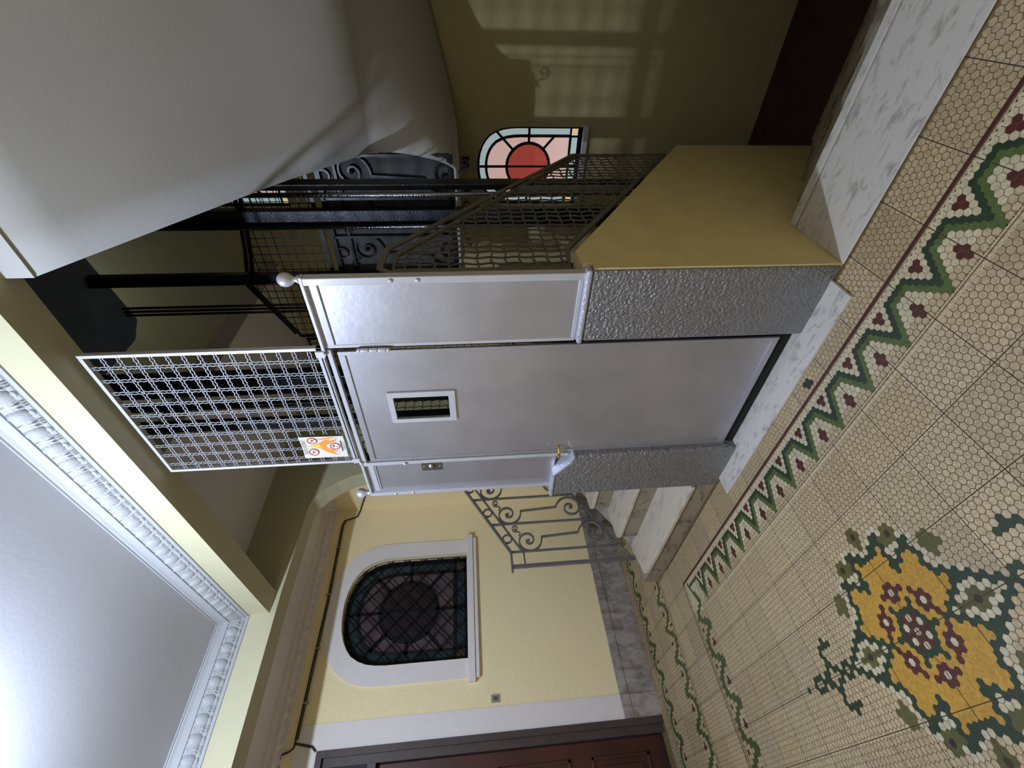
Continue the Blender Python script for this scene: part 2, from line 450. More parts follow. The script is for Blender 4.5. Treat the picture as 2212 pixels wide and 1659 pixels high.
# back wall with two window openings (basement landing and half landing above)
BWX, BHW = -1.262, .325
def bwin(z0, z1):
    s = (z1 - z0) / (2.715 - 1.56)
    A = [(p * BHW / .482, z0 + (z - 1.56) * s) for p, z in ARCH]
    return [(BWX + p, z) for p, z in A] + [(BWX - p, z) for p, z in A[-2::-1]]
W2, W3 = bwin(.42, 1.31), bwin(2.96, 3.85)
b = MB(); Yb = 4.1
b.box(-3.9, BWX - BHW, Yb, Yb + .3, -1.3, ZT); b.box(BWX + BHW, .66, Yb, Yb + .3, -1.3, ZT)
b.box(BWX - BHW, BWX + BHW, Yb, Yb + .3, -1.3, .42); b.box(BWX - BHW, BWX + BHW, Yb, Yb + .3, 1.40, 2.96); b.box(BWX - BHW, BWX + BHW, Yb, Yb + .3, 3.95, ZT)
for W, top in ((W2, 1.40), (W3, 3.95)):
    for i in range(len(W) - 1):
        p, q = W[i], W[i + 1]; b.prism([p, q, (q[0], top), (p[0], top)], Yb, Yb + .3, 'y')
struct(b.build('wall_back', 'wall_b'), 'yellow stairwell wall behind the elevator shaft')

# stairwell left wall with the arch over the railing
b = MB()
low = [(1.50, 2.884), (1.8, 2.872), (2.18, 2.862), (2.27, 2.843), (2.36, 2.765), (2.44, 2.665), (2.50, 2.54), (2.535, 2.42), (2.55, 2.25), (2.55, 0)]
for i in range(len(low) - 2):
    p, q = low[i], low[i + 1]; b.prism([p, q, (q[0], 3.6), (p[0], 3.6)], -3.57, -3.39, 'x')
b.box(-3.57, -3.39, 2.55, 4.1, -1.2, 3.6); b.box(-3.57, -3.39, 1.50, 4.1, 3.6, ZT)
struct(b.build('wall_stair_left', 'cream'), 'cream wall with an arched opening over the stair railing')

# yellow sloping wall beside the steps down
b = MB(); b.prism([(1.425, -1.2), (1.425, .955), (1.462, .955), (1.462, .99), (1.56, 1.0), (2.975, .075), (2.975, -1.2)], -.90, -.776, 'x')
struct(b.build('wall_stair_low', 'wall_y'), 'yellow sloping wall beside the steps going down')
b = MB(); b.box(-3.57, -.9, 1.43, 1.50, -1.2, -.002); struct(b.build('wall_shaft_pit', 'wall'))
b = MB(); b.box(-3.57, .36, 1.42, 4.1, -1.30, -1.07); struct(b.build('floor_basement', 'redfloor'), 'dark red floor at the foot of the steps going down')

# ceilings and beams
b = MB(); b.box(-3.45, 2.8, -3.0, 1.41, 3.22, 3.32); struct(b.build('ceiling', 'white'), 'white coffered ceiling inside the egg and dart cornice')
b = MB(); b.box(-4.5, -3.5, -3.0, 2.9, 3.09, 3.32); struct(b.build('ceiling_aisle', 'trim'))
b = MB(); b.box(-3.39, -2.13, 1.50, 4.1, 3.24, 3.40); struct(b.build('ceiling_stair', 'trim'), 'plain soffit above the first marble steps')
b = MB(); b.box(-3.6, .7, 1.50, 4.3, ZT, ZT + .1); struct(b.build('shaft_light_lid', 'white'))  # unseen lid added to keep sky light out of the shaft
b = MB(); b.box(-3.39, 2.8, 1.349, 1.50, 2.925, 3.4); b.box(-3.57, .7, 1.349, 1.50, 3.4, ZT)
struct(b.build('trim_beam_front', 'cream'), 'cream ceiling beam over the elevator front')
b = MB(); b.box(-3.57, -3.39, -3.0, 1.349, 2.884, 3.4); struct(b.build('trim_beam_left', 'cream'), 'cream ceiling beam along the side aisle')
b = MB(); b.box(-3.57, -3.39, 1.349, 1.5, 2.884, 3.6); struct(b.build('trim_beam_corner', 'cream'))

# ------------------------------------------------------------------ cornices with egg and dart
def cornice(name, axis, a0, a1, wall, sgn, z0, H, D, miter0=0, miter1=0, phase=0.0, eggs=True, mt='white', P=.0975):
    """runs along axis from a0 to a1; wall is the face coordinate, sgn points into the room; mitre shifts the ends with depth"""
    prof = [(0, 0), (.10, 0), (.13, .05), (.13, .11), (.20, .13), (.27, .18), (.26, .24), (.30, .25), (.42, .30), (.54, .38), (.60, .47), (.62, .56), (.62, .60), (.72, .60), (.72, .68),
            (.74, .76), (.80, .84), (.88, .89), (.90, .90), (.90, .95), (1.0, .96), (1.0, 1.0), (0, 1.0)]
    b = MB(); n = len(prof)
    def pt(a, d, z): return (a, wall + sgn * d, z) if axis == 'x' else (wall + sgn * d, a, z)
    vs = [pt(a0 + miter0 * d * D, d * D, z0 + h * H) for d, h in prof] + [pt(a1 + miter1 * d * D, d * D, z0 + h * H) for d, h in prof]
    b.add(vs, [list(range(n)), list(range(n, 2 * n))] + [(i, (i + 1) % n, n + (i + 1) % n, n + i) for i in range(n)])
    if eggs:
        a = a0 + phase
        while a < a1 - .03:
            # egg, its shell ring, and the dart between
            c = pt(a, .40 * D, z0 + .41 * H)
            rx = P * .355
            vs = []; fs = []; nu, nv = 12, 5
            dn = Vector((0, sgn, -.75)) if axis == 'x' else Vector((sgn, 0, -.75)); dn.normalize()
            al = Vector((1, 0, 0)) if axis == 'x' else Vector((0, 1, 0)); up = al.cross(dn)
            if up.z < 0: up = -up
            cc = Vector(c)
            for i in range(nv + 1):
                t = pi / 2 * i / nv
                for k in range(nu):
                    th = 2 * pi * k / nu
                    vs.append(cc + al * rx * math.cos(th) * math.cos(t) + up * H * .24 * math.sin(th) * math.cos(t) + dn * .022 * math.sin(t))
            for i in range(nv):
                for k in range(nu): fs.append((i * nu + k, i * nu + (k + 1) % nu, (i + 1) * nu + (k + 1) % nu, (i + 1) * nu + k))
            b.add(vs, fs)
            ring = [cc + dn * .006 + al * (rx + .008) * math.cos(t) + up * (H * .25) * math.sin(t) for t in [pi * (-.28 + 1.56 * k / 12) - 0 for k in range(13)]]
            ring = [cc + dn * .004 + al * (rx + .008) * math.cos(t) + up * (H * .275) * math.sin(t) for t in [pi * (.85 + 1.30 * k / 14) for k in range(15)]]
            b.tube(ring, .0060, 5)
            d = cc + al * P * .5
            b.tube([d + up * H * .20 + dn * .002, d - up * H * .12 + dn * .012, d - up * H * .24 + dn * .004], .0065, 4)
            for q in (-1, 1): b.tube([d - up * H * .02 + dn * .006 + al * .003 * q, d - up * H * .10 + al * .012 * q + dn * .012, d - up * H * .2 + al * .019 * q + dn * .006], .0045, 4)
            # bead and reel below
            bd = Vector(pt(a, .22 * D, z0 + .18 * H))
            b.ellip(bd, (.019, .010, .010) if axis == 'x' else (.010, .019, .010), 8, 5)
            for q in (.38, .5, .62): 
                e = Vector(pt(a + P * q, .22 * D, z0 + .18 * H)); b.ellip(e, (.005, .010, .010) if axis == 'x' else (.010, .005, .010), 8, 4)
            a += P
    o = b.build(name, mt)
    me = o.data
    return struct(o)
cz0, cH, cD = 3.055, .165, .085
cornice('trim_cornice_front', 'x', -3.39, 2.5, 1.349, -1, cz0 + .012, cH - .012, cD, miter0=1, phase=.155, mt='cornice').__setitem__('label', 'white egg and dart cornice along the front beam')
cornice('trim_cornice_left', 'y', -2.98, 1.349, -3.39, 1, cz0, cH, cD, miter1=-1, phase=.02, mt='cornice').__setitem__('label', 'white egg and dart cornice along the aisle beam')
cornice('trim_cornice_aisle', 'y', -2.98, 2.79, -4.42, 1, 2.965, .125, .07, phase=.03, mt='trim').__setitem__('label', 'shadowed egg and dart cornice above the arched window')
cornice('trim_cornice_aisle_end', 'x', -4.42, -3.60, 2.80, -1, 2.965, .125, .07, phase=.07, mt='trim')

# baseboard in two tiers of grey marble with plinth block
b = MB(); b.box(-4.42, -4.395, .86, 2.80, 0, .235); b.box(-4.42, -4.388, .86, 2.80, .235, .27); b.box(-4.42, -4.40, .86, 2.80, .27, .305)
b.box(-4.42, -4.395, -3, -.95, 0, .235); b.box(-4.42, -4.388, -3, -.95, .235, .27); b.box(-4.42, -4.40, -3, -.95, .27, .305)
b.box(-4.4, -3.57, 2.775, 2.80, 0, .305)
struct(b.build('baseboard_left', 'marble3'), 'grey veined marble baseboard along the yellow wall')
b = MB(); 
for ya, yb in ((.70, .862), (-.94, -.78)): b.box(-4.42, -4.375, ya, yb, 0, .235); b.box(-4.42, -4.37, ya, yb, .235, .27); b.box(-4.42, -4.38, ya, yb, .27, .305)
struct(b.build('trim_plinth', 'marble3'), 'grey marble plinth block beside the brown door')
b = MB(); b.box(-4.42, -4.414, .70, .872, .305, 2.90); b.box(-4.42, -4.414, -.94, -.78, .305, 2.90); b.box(-4.42, -4.414, -.78, .70, 2.72, 2.90)
struct(b.build('trim_door_surround', 'trim'), 'white painted band around the brown door')

# ------------------------------------------------------------------ the brown door
b = MB(); b.box(-4.66, -4.44, .60, .68, 0, 2.70); b.box(-4.66, -4.44, -.76, -.68, 0, 2.70); b.box(-4.66, -4.44, -.68, .60, 2.62, 2.70)
b.box(-4.43, -4.40, .655, .70, 0, 2.72); b.box(-4.43, -4.40, -.78, -.735, 0, 2.72); b.box(-4.43, -4.40, -.735, .655, 2.675, 2.72); b.box(-4.56, -4.43, -.68, .60, 2.27, 2.33)
door = b.build('door_1', 'wood_frame'); struct(door, 'tall dark brown wooden entrance door with moulded frame', 'door')
b = MB()
for ya, yb in ((-.04, .60), (-.68, -.04)):
    b.box(-4.56, -4.50, ya + .004, yb - .004, .02, 2.27)
    for za, zb in ((.15, .62), (.78, 1.35), (1.48, 2.15)):
        y0, y1 = ya + .10, yb - .10
        for A in ((y0, y1, za, za + .025), (y0, y1, zb - .025, zb), (y0, y0 + .025, za, zb), (y1 - .025, y1, za, zb)): b.box(-4.50, -4.485, *A)
        b.box(-4.50, -4.49, y0 + .06, y1 - .06, za + .06, zb - .06)
b.build('door_leaf', 'wood', door, bevel=.004)
b = MB()
for ya, yb in ((-.04, .60), (-.68, -.04)): b.box(-4.54, -4.52, ya + .05, yb - .05, 2.36, 2.60)
b.build('transom_panel', 'wood_frame', door)
b = MB(); b.lathe((-4.44, .0, 1.05), [(.02, 0), (.012, .02), (.026, .035), (.026, .05), (.0, .056)], 12, 'x'); b.build('door_handle', 'brass', door, True)

# ------------------------------------------------------------------ windows
def pane_set(name, mp, cx, z0, outline, hw, zc, rc, depth, cols, lead, parent):
    """stained glass: pale border, rosy field, central disc, with lead lines; mp(u, z, d) -> point"""
    def flat(P, d, mi, b):
        b.mi = mi; b.add([mp(u, z, d) for u, z in P], [list(range(len(P)))])
    cen = (cx, (outline[0][1] + z0) / 2)
    s = [(cx + (u - cx) * .80, z0 + .09 + (z - z0 - .09) * .90) for u, z in outline]
    s = [(u, z) for u, z in s]; ztop = max(z for u, z in outline)
    inner = [(cx + (u - cx) * (hw - .085 * hw / .48) / hw, z if z < 0 else z) for u, z in outline]
    k = hw / .482
    inner = []
    for u, z in outline:
        du = u - cx; zz = z - .11 * k * max(0, (z - z0) / (ztop - z0)) ** 2
        inner.append((cx + du * (1 - .11 * k / hw), zz))
    inner = [(inner[0][0], z0 + .115 * k)] + inner + [(inner[-1][0], z0 + .115 * k)]
    out = [(outline[0][0], z0)] + list(outline) + [(outline[-1][0], z0)]
    b = MB(); flat(out, 0, 0, b); flat(inner, .002, 1, b)
    disc = [(cx + rc * math.cos(t) , zc + rc * 1.0 * math.sin(t)) for t in [2 * pi * i / 40 for i in range(40)]]
    flat(disc, .004, 2, b)
    q = .115 * k
    for sx in (-1, 1):
        u0 = cx + sx * hw * 1.0; u1 = cx + sx * (hw - q)
        flat([(u0, z0), (u1, z0), (u1, z0 + q), (u0, z0 + q)], .002, 3, b)
    b.build('stained_glass', cols, parent)
    # leads
    b = MB(); L = lambda P, r=.012 * k: b.tube([mp(u, z, .007) for u, z in P], (.004, r), flat=tuple(Vector(mp(0, 0, 1)) - Vector(mp(0, 0, 0))))
    L(out + [out[0]], .022 * k); L(inner + [inner[0]], .017 * k); L(disc + disc[:1], .018 * k)
    import bisect
    def ray(a, P):
        best = 9
        for i in range(len(P)):
            (x1, y1), (x2, y2) = P[i], P[(i + 1) % len(P)]
            dx, dy = math.cos(a), math.sin(a); ex, ey = x2 - x1, y2 - y1; det = dx * (-ey) + ex * dy
            if abs(det) < 1e-9: continue
            t = ((x1 - cx) * (-ey) + ex * (y1 - zc)) / det; v = (dx * (y1 - zc) - dy * (x1 - cx)) / det
            if t > 0 and -1e-6 <= v <= 1 + 1e-6: best = min(best, t)
        return best
    for a in (0, 45, 90, 135, 180, 222, 270, 318):
        t = math.radians(a); R = ray(t, out if a not in (222, 318) else inner)
        L([(cx + rc * math.cos(t), zc + rc * math.sin(t)), (cx + R * math.cos(t), zc + R * math.sin(t))], .015 * k)
    L([(cx, zc - rc), (cx, zc + rc)], .012 * k)
    for sx in (-1, 1):
        L([(cx + sx * (hw - q), z0), (cx + sx * (hw - q), z0 + q)]); L([(cx + sx * (hw - q), z0 + q), (cx + sx * hw, z0 + q)])
    b.build('lead_lines', lead, parent)
GL = [glassmat('glass_blue_lit', srgb(178, 200, 202), .62), glassmat('glass_pink_lit', srgb(214, 180, 172), .72), glassmat('glass_red_lit', srgb(158, 66, 58), .72), glassmat('glass_yellow_lit', srgb(225, 200, 150), .8)]
GD = [mat('glass_blue_dark', srgb(46, 62, 68), .2, noise=.6, nscale=5), mat('glass_pink_dark', srgb(96, 80, 86), .2, noise=.65, nscale=5), mat('glass_red_dark', srgb(46, 38, 40), .2), mat('glass_amber_dark', srgb(66, 56, 44), .2)]
# window_1: left wall
b = MB()
b.band([(u, z) for u, z in AO], [(WY + (u - WY) * .965, 1.56 + (z - 1.56) * .985) for u, z in AO], -4.56, -4.51, 'x')
b.box(-4.56, -4.51, 1.24, 1.257, 1.56, 2.28); b.box(-4.56, -4.51, 2.187, 2.204, 1.56, 2.28); b.box(-4.56, -4.51, 1.24, 2.204, 1.56, 1.58)
w1 = b.build('window_1', 'black'); struct(w1, 'arched window with dark stained glass in the yellow wall', 'window')
pane_set('w1', lambda u, z, d: (-4.545 + d, u, z), WY, 1.575, [(WY + (u - WY) * .97, z - .012) for u, z in AO], .467, 2.125, .27, 0, GD, 'lead', w1)
b = MB()   # diagonal wire lattice in front of the glass
cell = .152
def clipdiag(b, mp, poly, dirx, dirz, gap, r, zoff=0.0):
    n = (-dirz, dirx); pr = [p[0] * n[0] + p[1] * n[1] for p in poly]
    c = math.floor(min(pr) / gap) * gap + zoff
    while c < max(pr):
        ts = []
        for i in range(len(poly)):
            p, q = poly[i], poly[(i + 1) % len(poly)]; a, d = pr[i] - c, pr[(i + 1) % len(poly)] - c
            if (a < 0) != (d < 0):
                t = a / (a - d); x, z = p[0] + t * (q[0] - p[0]), p[1] + t * (q[1] - p[1]); ts.append((x * dirx + z * dirz, x, z))
        ts.sort()
        for k in range(0, len(ts) - 1, 2): b.tube([mp(ts[k][1], ts[k][2]), mp(ts[k + 1][1], ts[k + 1][2])], r, 5)
        c += gap
P1 = [(1.25, 1.565)] + [(WY - (u - WY), z) for u, z in AO] + [(2.195, 1.565)]
clipdiag(b, lambda u, z: (-4.475, u, z), P1, .707, .707, .118, .0050); clipdiag(b, lambda u, z: (-4.470, u, z), P1, .707, -.707, .118, .0050)
b.tube([(-4.475, u, z) for u, z in P1], .006, 5, closed=True)
b.build('wire_lattice', 'black', w1)
b = MB()
OUT = [(WY + .63, 1.56)] + AOUT + [(WY - .63, 1.56)]; INN = [(WY + .482, 1.56)] + AO + [(WY - .482, 1.56)]
b.band(OUT, INN, -4.42, -4.408, 'x')
b.build('window_surround', 'trim', w1)
b = MB(); b.box(-4.5, -4.36, 1.055, 2.385, 1.497, 1.560); b.box(-4.42, -4.375, 1.085, 2.352, 1.462, 1.497)
b.build('window_sill', 'trim', w1, bevel=.005)
# windows 2 and 3: stairwell back wall
for nm, W, z0, zc in (('window_2', W2, .42, .862), ('window_3', W3, 2.96, 3.402)):
    b = MB(); b.band(W, [(BWX + (u - BWX) * .95, z0 + (z - z0) * .98) for u, z in W], 4.15, 4.19, 'y')
    b.box(BWX - BHW, BWX - BHW + .014, 4.15, 4.19, z0, z0 + .5); b.box(BWX + BHW - .014, BWX + BHW, 4.15, 4.19, z0, z0 + .5)
    wn = b.build(nm, 'black'); struct(wn, 'back-lit arched stained glass window with a red disc' if nm == 'window_2' else 'upper stained glass window glimpsed behind the shaft guard', 'window')
    pane_set(nm, lambda u, z, d: (u, 4.17 - d, z), BWX, z0 + .01, [(BWX + (u - BWX) * .97, z - .008) for u, z in W], BHW * .97, zc, .188, 0, GL, 'lead', wn)
    if nm == 'window_3':
        b = MB(); Pw = [(BWX - BHW, z0)] + [(BWX - (u - BWX), z) for u, z in W] + [(BWX + BHW, z0)]
        clipdiag(b, lambda u, z: (u, 4.12, z), Pw, 1, 0, .055, .004); clipdiag(b, lambda u, z: (u, 4.12, z), Pw, 0, 1, .055, .004); b.build('wire_lattice', 'black', wn)
b = MB(); b.box(BWX - BHW - .02, BWX + BHW + .02, 4.04, 4.16, .385, .42); struct(b.build('trim_sill', 'white'), 'pale sill under the lit stained glass window')

# ------------------------------------------------------------------ masonry piers of the elevator front
b = MB()
def lumpy_box(b, x0, x1, y0, y1, z0, z1): b.box(x0, x1, y0, y1, z0, z1)
b.box(-1.102, -.782, 1.415, 1.60, 0, .962)
rp = b.build('wall_pier_right', 'pier', bevel=.012); struct(rp, 'wide grey stippled masonry pier beside the elevator door')
b = MB(); b.box(-1.108, -.778, 1.408, 1.45, .962, .984); b.build('pier_cap', 'pier_top', rp, bevel=.008)
b = MB(); b.prism([(-2.195, 0), (-1.842, 0), (-1.842, .895), (-1.90, .91), (-1.998, .99), (-2.195, .99)], 1.405, 1.475, 'y')
lp = b.build('wall_pier_left', 'pier', bevel=.012); struct(lp, 'low grey painted masonry pier with a chipped shoulder')
b = MB(); b.prism([(-1.842, .893), (-1.90, .909), (-1.998, .989), (-2.197, .989), (-2.197, 1.004), (-1.992, 1.004), (-1.895, .925), (-1.84, .908)], 1.398, 1.482, 'y')
b.build('pier_cap', 'pier_top', lp, bevel=.004)
b = MB(); b.box(-2.195, -2.12, 1.475, 2.90, 0, .12); struct(b.build('wall_kerb', 'marble3'))

# marble thresholds
b = MB(); b.box(-2.127, -.843, 1.300, 1.47, 0, .016)
tag(b.build('door_threshold', 'marble', bevel=.003), 'white marble threshold slab in front of the elevator door', 'threshold')
b = MB(); b.box(-.776, .36, 1.418, 1.742, -.05, .004)
b.box(-.776, .36, 1.750, 1.790, -.035, .006)
tag(b.build('stair_head_slab', 'marble', bevel=.003), 'veined marble slab at the head of the steps going down', 'slab')

# ------------------------------------------------------------------ steps down to the basement
t = thing('basement_stairs', 'shadowed marble steps descending beside the yellow sloping wall', 'stairs', (-.2, 1.79, -1.1))
for k in range(1, 7):
    y0 = 1.75 + .262 * (k - 1); z = -.18 * k
    if z < -1.085: break
    b = MB(); b.box(-.774, .354, y0 + .02, y0 + .262 + .06, -1.1, z - .035); b.box(-.774, .354, y0 - .0, y0 + .262 + .04, z - .035, z)
    b.build('step', 'marble2', t)

# ------------------------------------------------------------------ marble stair going up, left of the elevator
t = thing('marble_staircase', 'pale marble stair rising between the grey pier and the scrolled railing', 'stairs', (-2.8, 1.6, 0))
def round_end(x1, xe, y0, y1, back):
    return [(x1, y0), (xe + .10, y0), (xe + .045, y0 + .012), (xe + .012, y0 + .04), (xe, y0 + .08), (xe - .03, y0 + .16), (xe - .075, y0 + .25), (xe - .075, y0 + .32), (x1, y0 + .32)]
for k in range(6):
    z = .16 * (k + 1); y0 = 1.402 + .270 * k
    s = MB()
    if k == 0:
        s.mi = 1; s.prism([(-2.205, 1.418), (-3.54, 1.418), (-3.56, 1.44), (-3.56, 1.62), (-3.50, 1.695), (-2.205, 1.695)], 0, z - .03, 'z')
        s.mi = 0; s.prism(round_end(-2.205, -3.42, y0, 0, 0), z - .03, z, 'z')
    else:
        s.mi = 1; s.box(-2.205, -3.30, y0 + .015, y0 + .30, max(0, z - .20), z - .03)
        s.mi = 0; s.prism([(-2.205, y0), (-3.27, y0), (-3.31, y0 + .02), (-3.33, y0 + .06), (-3.36, y0 + .30), (-2.205, y0 + .30)], z - .03, z, 'z')
    s.build('step', ['tread', 'marble2'], t, bevel=.006)
b = MB(); b.prism([(1.70, .0), (1.70, .16), (1.78, .20), (2.545, .65), (2.545, 0)], -3.50, -3.335, 'x'); b.build('stringer', 'marble3', t, bevel=.01)
b = MB(); b.box(-3.38, -2.16, 3.06, 4.09, .4, 1.12); b.build('landing', 'marble2', t)

# railing
RX = -3.49
t = thing('stair_railing', 'grey wrought iron stair railing with paired spiral scrolls', 'railing', (RX, 1.6, .16))
def volute(c, r0, a0, a1, r1=.016, n=44):
    return [(c[0] + (r0 + (r1 - r0) * (i / n) ** .85) * math.cos(math.radians(a0 + (a1 - a0) * i / n)), c[1] + (r0 + (r1 - r0) * (i / n) ** .85) * math.sin(math.radians(a0 + (a1 - a0) * i / n))) for i in range(n + 1)]
def bay(b, mp, oy, oz, sc=(.012, .0062), fl=(1, 0, 0)):
    """one scroll bay between the bar at 1.72 and the bar at 1.975, shifted by oy, oz"""
    up = volute((1.815, 1.012), .117, -79, -79 - 560, .014); dn = volute((1.843, .455), .125, 84, 84 - 560, .014)
    f = lambda P: [mp(y + oy, z + oz) for y, z in P]
    b.tube(f(up[::-1] + [(1.838, .897), (1.857, .579)] + dn), sc, flat=fl)
    for c, a0 in (((1.930, 1.112), -150), ((1.768, .315), 30)):
        P = volute(c, .034, a0, a0 - 500, .008, 26); b.tube(f([(c[0] - .072 if a0 < 0 else c[0] + .072, c[1] - .022 if a0 < 0 else c[1] + .022), (c[0] - .048 if a0 < 0 else c[0] + .048, c[1] - .04 if a0 < 0 else c[1] + .04)] + P), (sc[0] * .8, .0035), flat=fl)
    for c in ((1.815, 1.012), (1.843, .455)): b.ellip(Vector(mp(c[0] + oy, c[1] + oz)), (.014, .014, .014), 8, 6)
    R = [(1.838 + .036 * math.cos(q), 1.187 + .036 * math.sin(q)) for q in [2 * pi * i / 18 for i in range(19)]]
    b.tube(f(R), (sc[0] * .8, .0050), flat=fl)
mp = lambda y, z: (RX, y, z)
SL = .597
top = lambda y: 1.165 + max(0, y - 1.72) * SL
mid = lambda y: 1.062 + max(0, y - 1.706) * SL
bot = lambda y: .205 + max(0, y - 1.62) * SL
b = MB(); b.tube([mp(1.555, 1.166)] + [mp(y, top(y)) for y in (1.66, 1.71, 1.735, 2.55)], (.020, .008), flat=(1, 0, 0)); b.build('top_rail', 'iron', t)
b = MB(); b.tube([mp(1.58, 1.058), mp(1.705, 1.062), mp(2.55, mid(2.55))], (.012, .006), flat=(1, 0, 0)); b.build('middle_rail', 'iron', t)
b = MB(); b.tube([mp(1.60, .175), mp(1.63, .205), mp(2.55, bot(2.55))], (.016, .006), flat=(1, 0, 0)); b.build('bottom_rail', 'iron', t)
b = MB(); b.box(RX - .014, RX + .014, 1.585, 1.610, .16, 1.165); b.build('end_post', 'iron', t)
for k in range(4):
    y = 1.72 + .255 * k; b = MB(); b.box(RX - .010, RX + .010, y - .007, y + .007, bot(y), top(y)); b.build('upright', 'iron', t)
for k in range(3):
    b = MB(); bay(b, mp, .255 * k, .1525 * k); b.build('scroll', 'iron', t)

# ------------------------------------------------------------------ flight above the basement steps (its plastered underside)
def zs(y):
    q = min(1, max(0, (y - 2.25) / .55)); return 2.835 - .598 * (y - 1.44) - .055 * q * q * (3 - 2 * q)
ZA, ZB = zs(2.95), 1.462
PV = (-.78, 2.95)
b = MB()
def solid(b, grid, th=.16):
    nu, nv = len(grid), len(grid[0]); vs = [p for r in grid for p in r] + [(p[0], p[1], p[2] + th) for r in grid for p in r]; fs = []; o = nu * nv
    for i in range(nu - 1):
        for j in range(nv - 1):
            a, c, d, e = i * nv + j, (i + 1) * nv + j, (i + 1) * nv + j + 1, i * nv + j + 1
            fs.append((a, c, d, e)); fs.append((o + a, o + e, o + d, o + c))
    for i in range(nu - 1): fs.append((i * nv, o + i * nv, o + (i + 1) * nv, (i + 1) * nv)); fs.append((i * nv + nv - 1, (i + 1) * nv + nv - 1, o + (i + 1) * nv + nv - 1, o + i * nv + nv - 1))
    for j in range(nv - 1): fs.append((j, j + 1, o + j + 1, o + j)); fs.append(((nu - 1) * nv + j, o + (nu - 1) * nv + j, o + (nu - 1) * nv + j + 1, (nu - 1) * nv + j + 1))
    b.add(vs, fs)
FR = .13; FC = (-.78 - FR, 2.95 - FR)
rows = []
for i in range(12):
    y = 1.448 + (FC[1] - 1.448) * i / 11
    rows.append([(-.78 + (.36 + .78) * k / 8, y, zs(y)) for k in range(9)])
ZA = zs(FC[1])
for i in range(1, 29):
    f = i / 28; th = pi / 2 * f
    z = ZA + (ZB - ZA) * (f * .35 + .65 * f * f * (3 - 2 * f))
    c, s_ = math.cos(th), math.sin(th); R = min((.36 - FC[0]) / c if c > 1e-6 else 99, (4.1 - FC[1]) / s_ if s_ > 1e-6 else 99)
    rows.append([(FC[0] + c * r, FC[1] + s_ * r, z) for r in [FR + (R - FR) * k / 8 for k in range(9)]])
for x, z in ((-1.2, ZB), (-1.6, ZB), (-1.9, ZB)):
    rows.append([(x, 2.95 + 1.15 * k / 8, z) for k in range(9)])
solid(b, rows, .018)
o = b.build('ceiling_stair_flight', 'soffit', smooth=True); struct(o, 'broad sloping plaster underside of the upper stair flight')

b = MB(); b.box(-.78, .36, 1.440, 1.450, zs(1.45), 2.926); struct(b.build('trim_soffit_edge', 'soffit'))

# ------------------------------------------------------------------ wire mesh panels
def span(poly, axis, c):
    ts = []
    for i in range(len(poly)):
        p, q = poly[i], poly[(i + 1) % len(poly)]
        a, d = p[axis] - c, q[axis] - c
        if (a < 0) != (d < 0): t = a / (a - d); ts.append(p[1 - axis] + t * (q[1 - axis] - p[1 - axis]))
    ts.sort(); return list(zip(ts[::2], ts[1::2]))
def wavy(b, mp, axis, c, t0, t1, r, amp, per, dbl=0.0, ph=0):
    n = max(2, int((t1 - t0) / (per / 6)))
    for s in ((-1, 1) if dbl else (0,)):
        P = []
        for i in range(n + 1):
            t = t0 + (t1 - t0) * i / n; wv = amp * math.sin(2 * pi * t / per + ph) * (s if dbl else 1)
            q = c + s * dbl + wv
            P.append(mp(q, t) if axis == 0 else mp(t, q))
        b.tube(P, r, 4)
def mesh_fill(b, mp, poly, gu, gv, r, amp, per, dbl=0.0, u0=None, v0=None):
    us = [p[0] for p in poly]; vs_ = [p[1] for p in poly]
    c = (min(us) if u0 is None else u0) + gu
    while c < max(us) - .01:
        for a, z in span(poly, 0, c): wavy(b, mp, 0, c, a, z, r, amp, per, dbl)
        c += gu
    c = (min(vs_) if v0 is None else v0) + gv
    while c < max(vs_) - .01:
        for a, z in span(poly, 1, c): wavy(b, mp, 1, c, a, z, r, amp, per, dbl)
        c += gv

def guard(name, label, mp, poly, parent_loc, matf, matw, gu, gv, fw=.014, fl=(1, 0, 0), r=.0022, amp=.004, per=.057):
    t = thing(name, label, 'guard', parent_loc, None)
    b = MB(); b.tube([mp(u, v) for u, v in poly], (fw * .5, fw), closed=True, flat=fl); b.build('frame', matf, t)
    b = MB(); mesh_fill(b, mp, poly, gu, gv, r, amp, per); b.build('wire_mesh', matw, t)
    return t
GP = [(1.535, 1.02), (1.535, 1.69), (1.665, 1.69), (2.97, .70), (2.985, .14), (1.70, 1.0)]
g = guard('shaft_guard', 'grey wire mesh guard on the yellow wall beside the steps down', lambda u, v: (-.835, u, v), GP, (-.835, 2.2, .9), 'guard', 'guard', .050, .056, .012, r=.0044, amp=.0045, per=.1)
b = MB(); b.box(-.848, -.820, 2.375, 2.40, .56, 1.14); b.build('upright', 'guard', g)
b = MB(); b.tube([(-.815, 1.49, 1.02), (-.815, 1.49, 1.695), (-.815, 1.525, 1.735), (-.815, 1.675, 1.725), (-.826, 2.95, .738), (-.832, 2.975, .712)], (.004, .012), flat=(1, 0, 0)); b.build('capping', 'guard', g)
BP = [(-.90, 2.385), (-.90, 2.79), (-1.216, 2.83), (-1.45, 2.88), (-1.62, 2.93), (-1.70, 2.96), (-2.14, 2.745), (-2.14, 1.9), (-1.62, 2.37)]
g = guard('shaft_guard', 'black wire mesh guard across the far side of the shaft', lambda u, v: (u, 2.95, v), BP, (-1.5, 2.95, 2.4), 'black', 'black', .057, .057, .013, fl=(0, 1, 0), r=.0032, amp=.001)
for x in (-1.600, -1.655):
    b = MB(); b.box(x - .009, x + .009, 2.942, 2.958, 2.36, 2.93); b.build('upright', 'black', g)
b = MB(); b.tube([(u, 2.98, v + .045) for u, v in BP[1:7]], (.006, .012), flat=(0, 1, 0)); b.build('handrail', 'black', g)
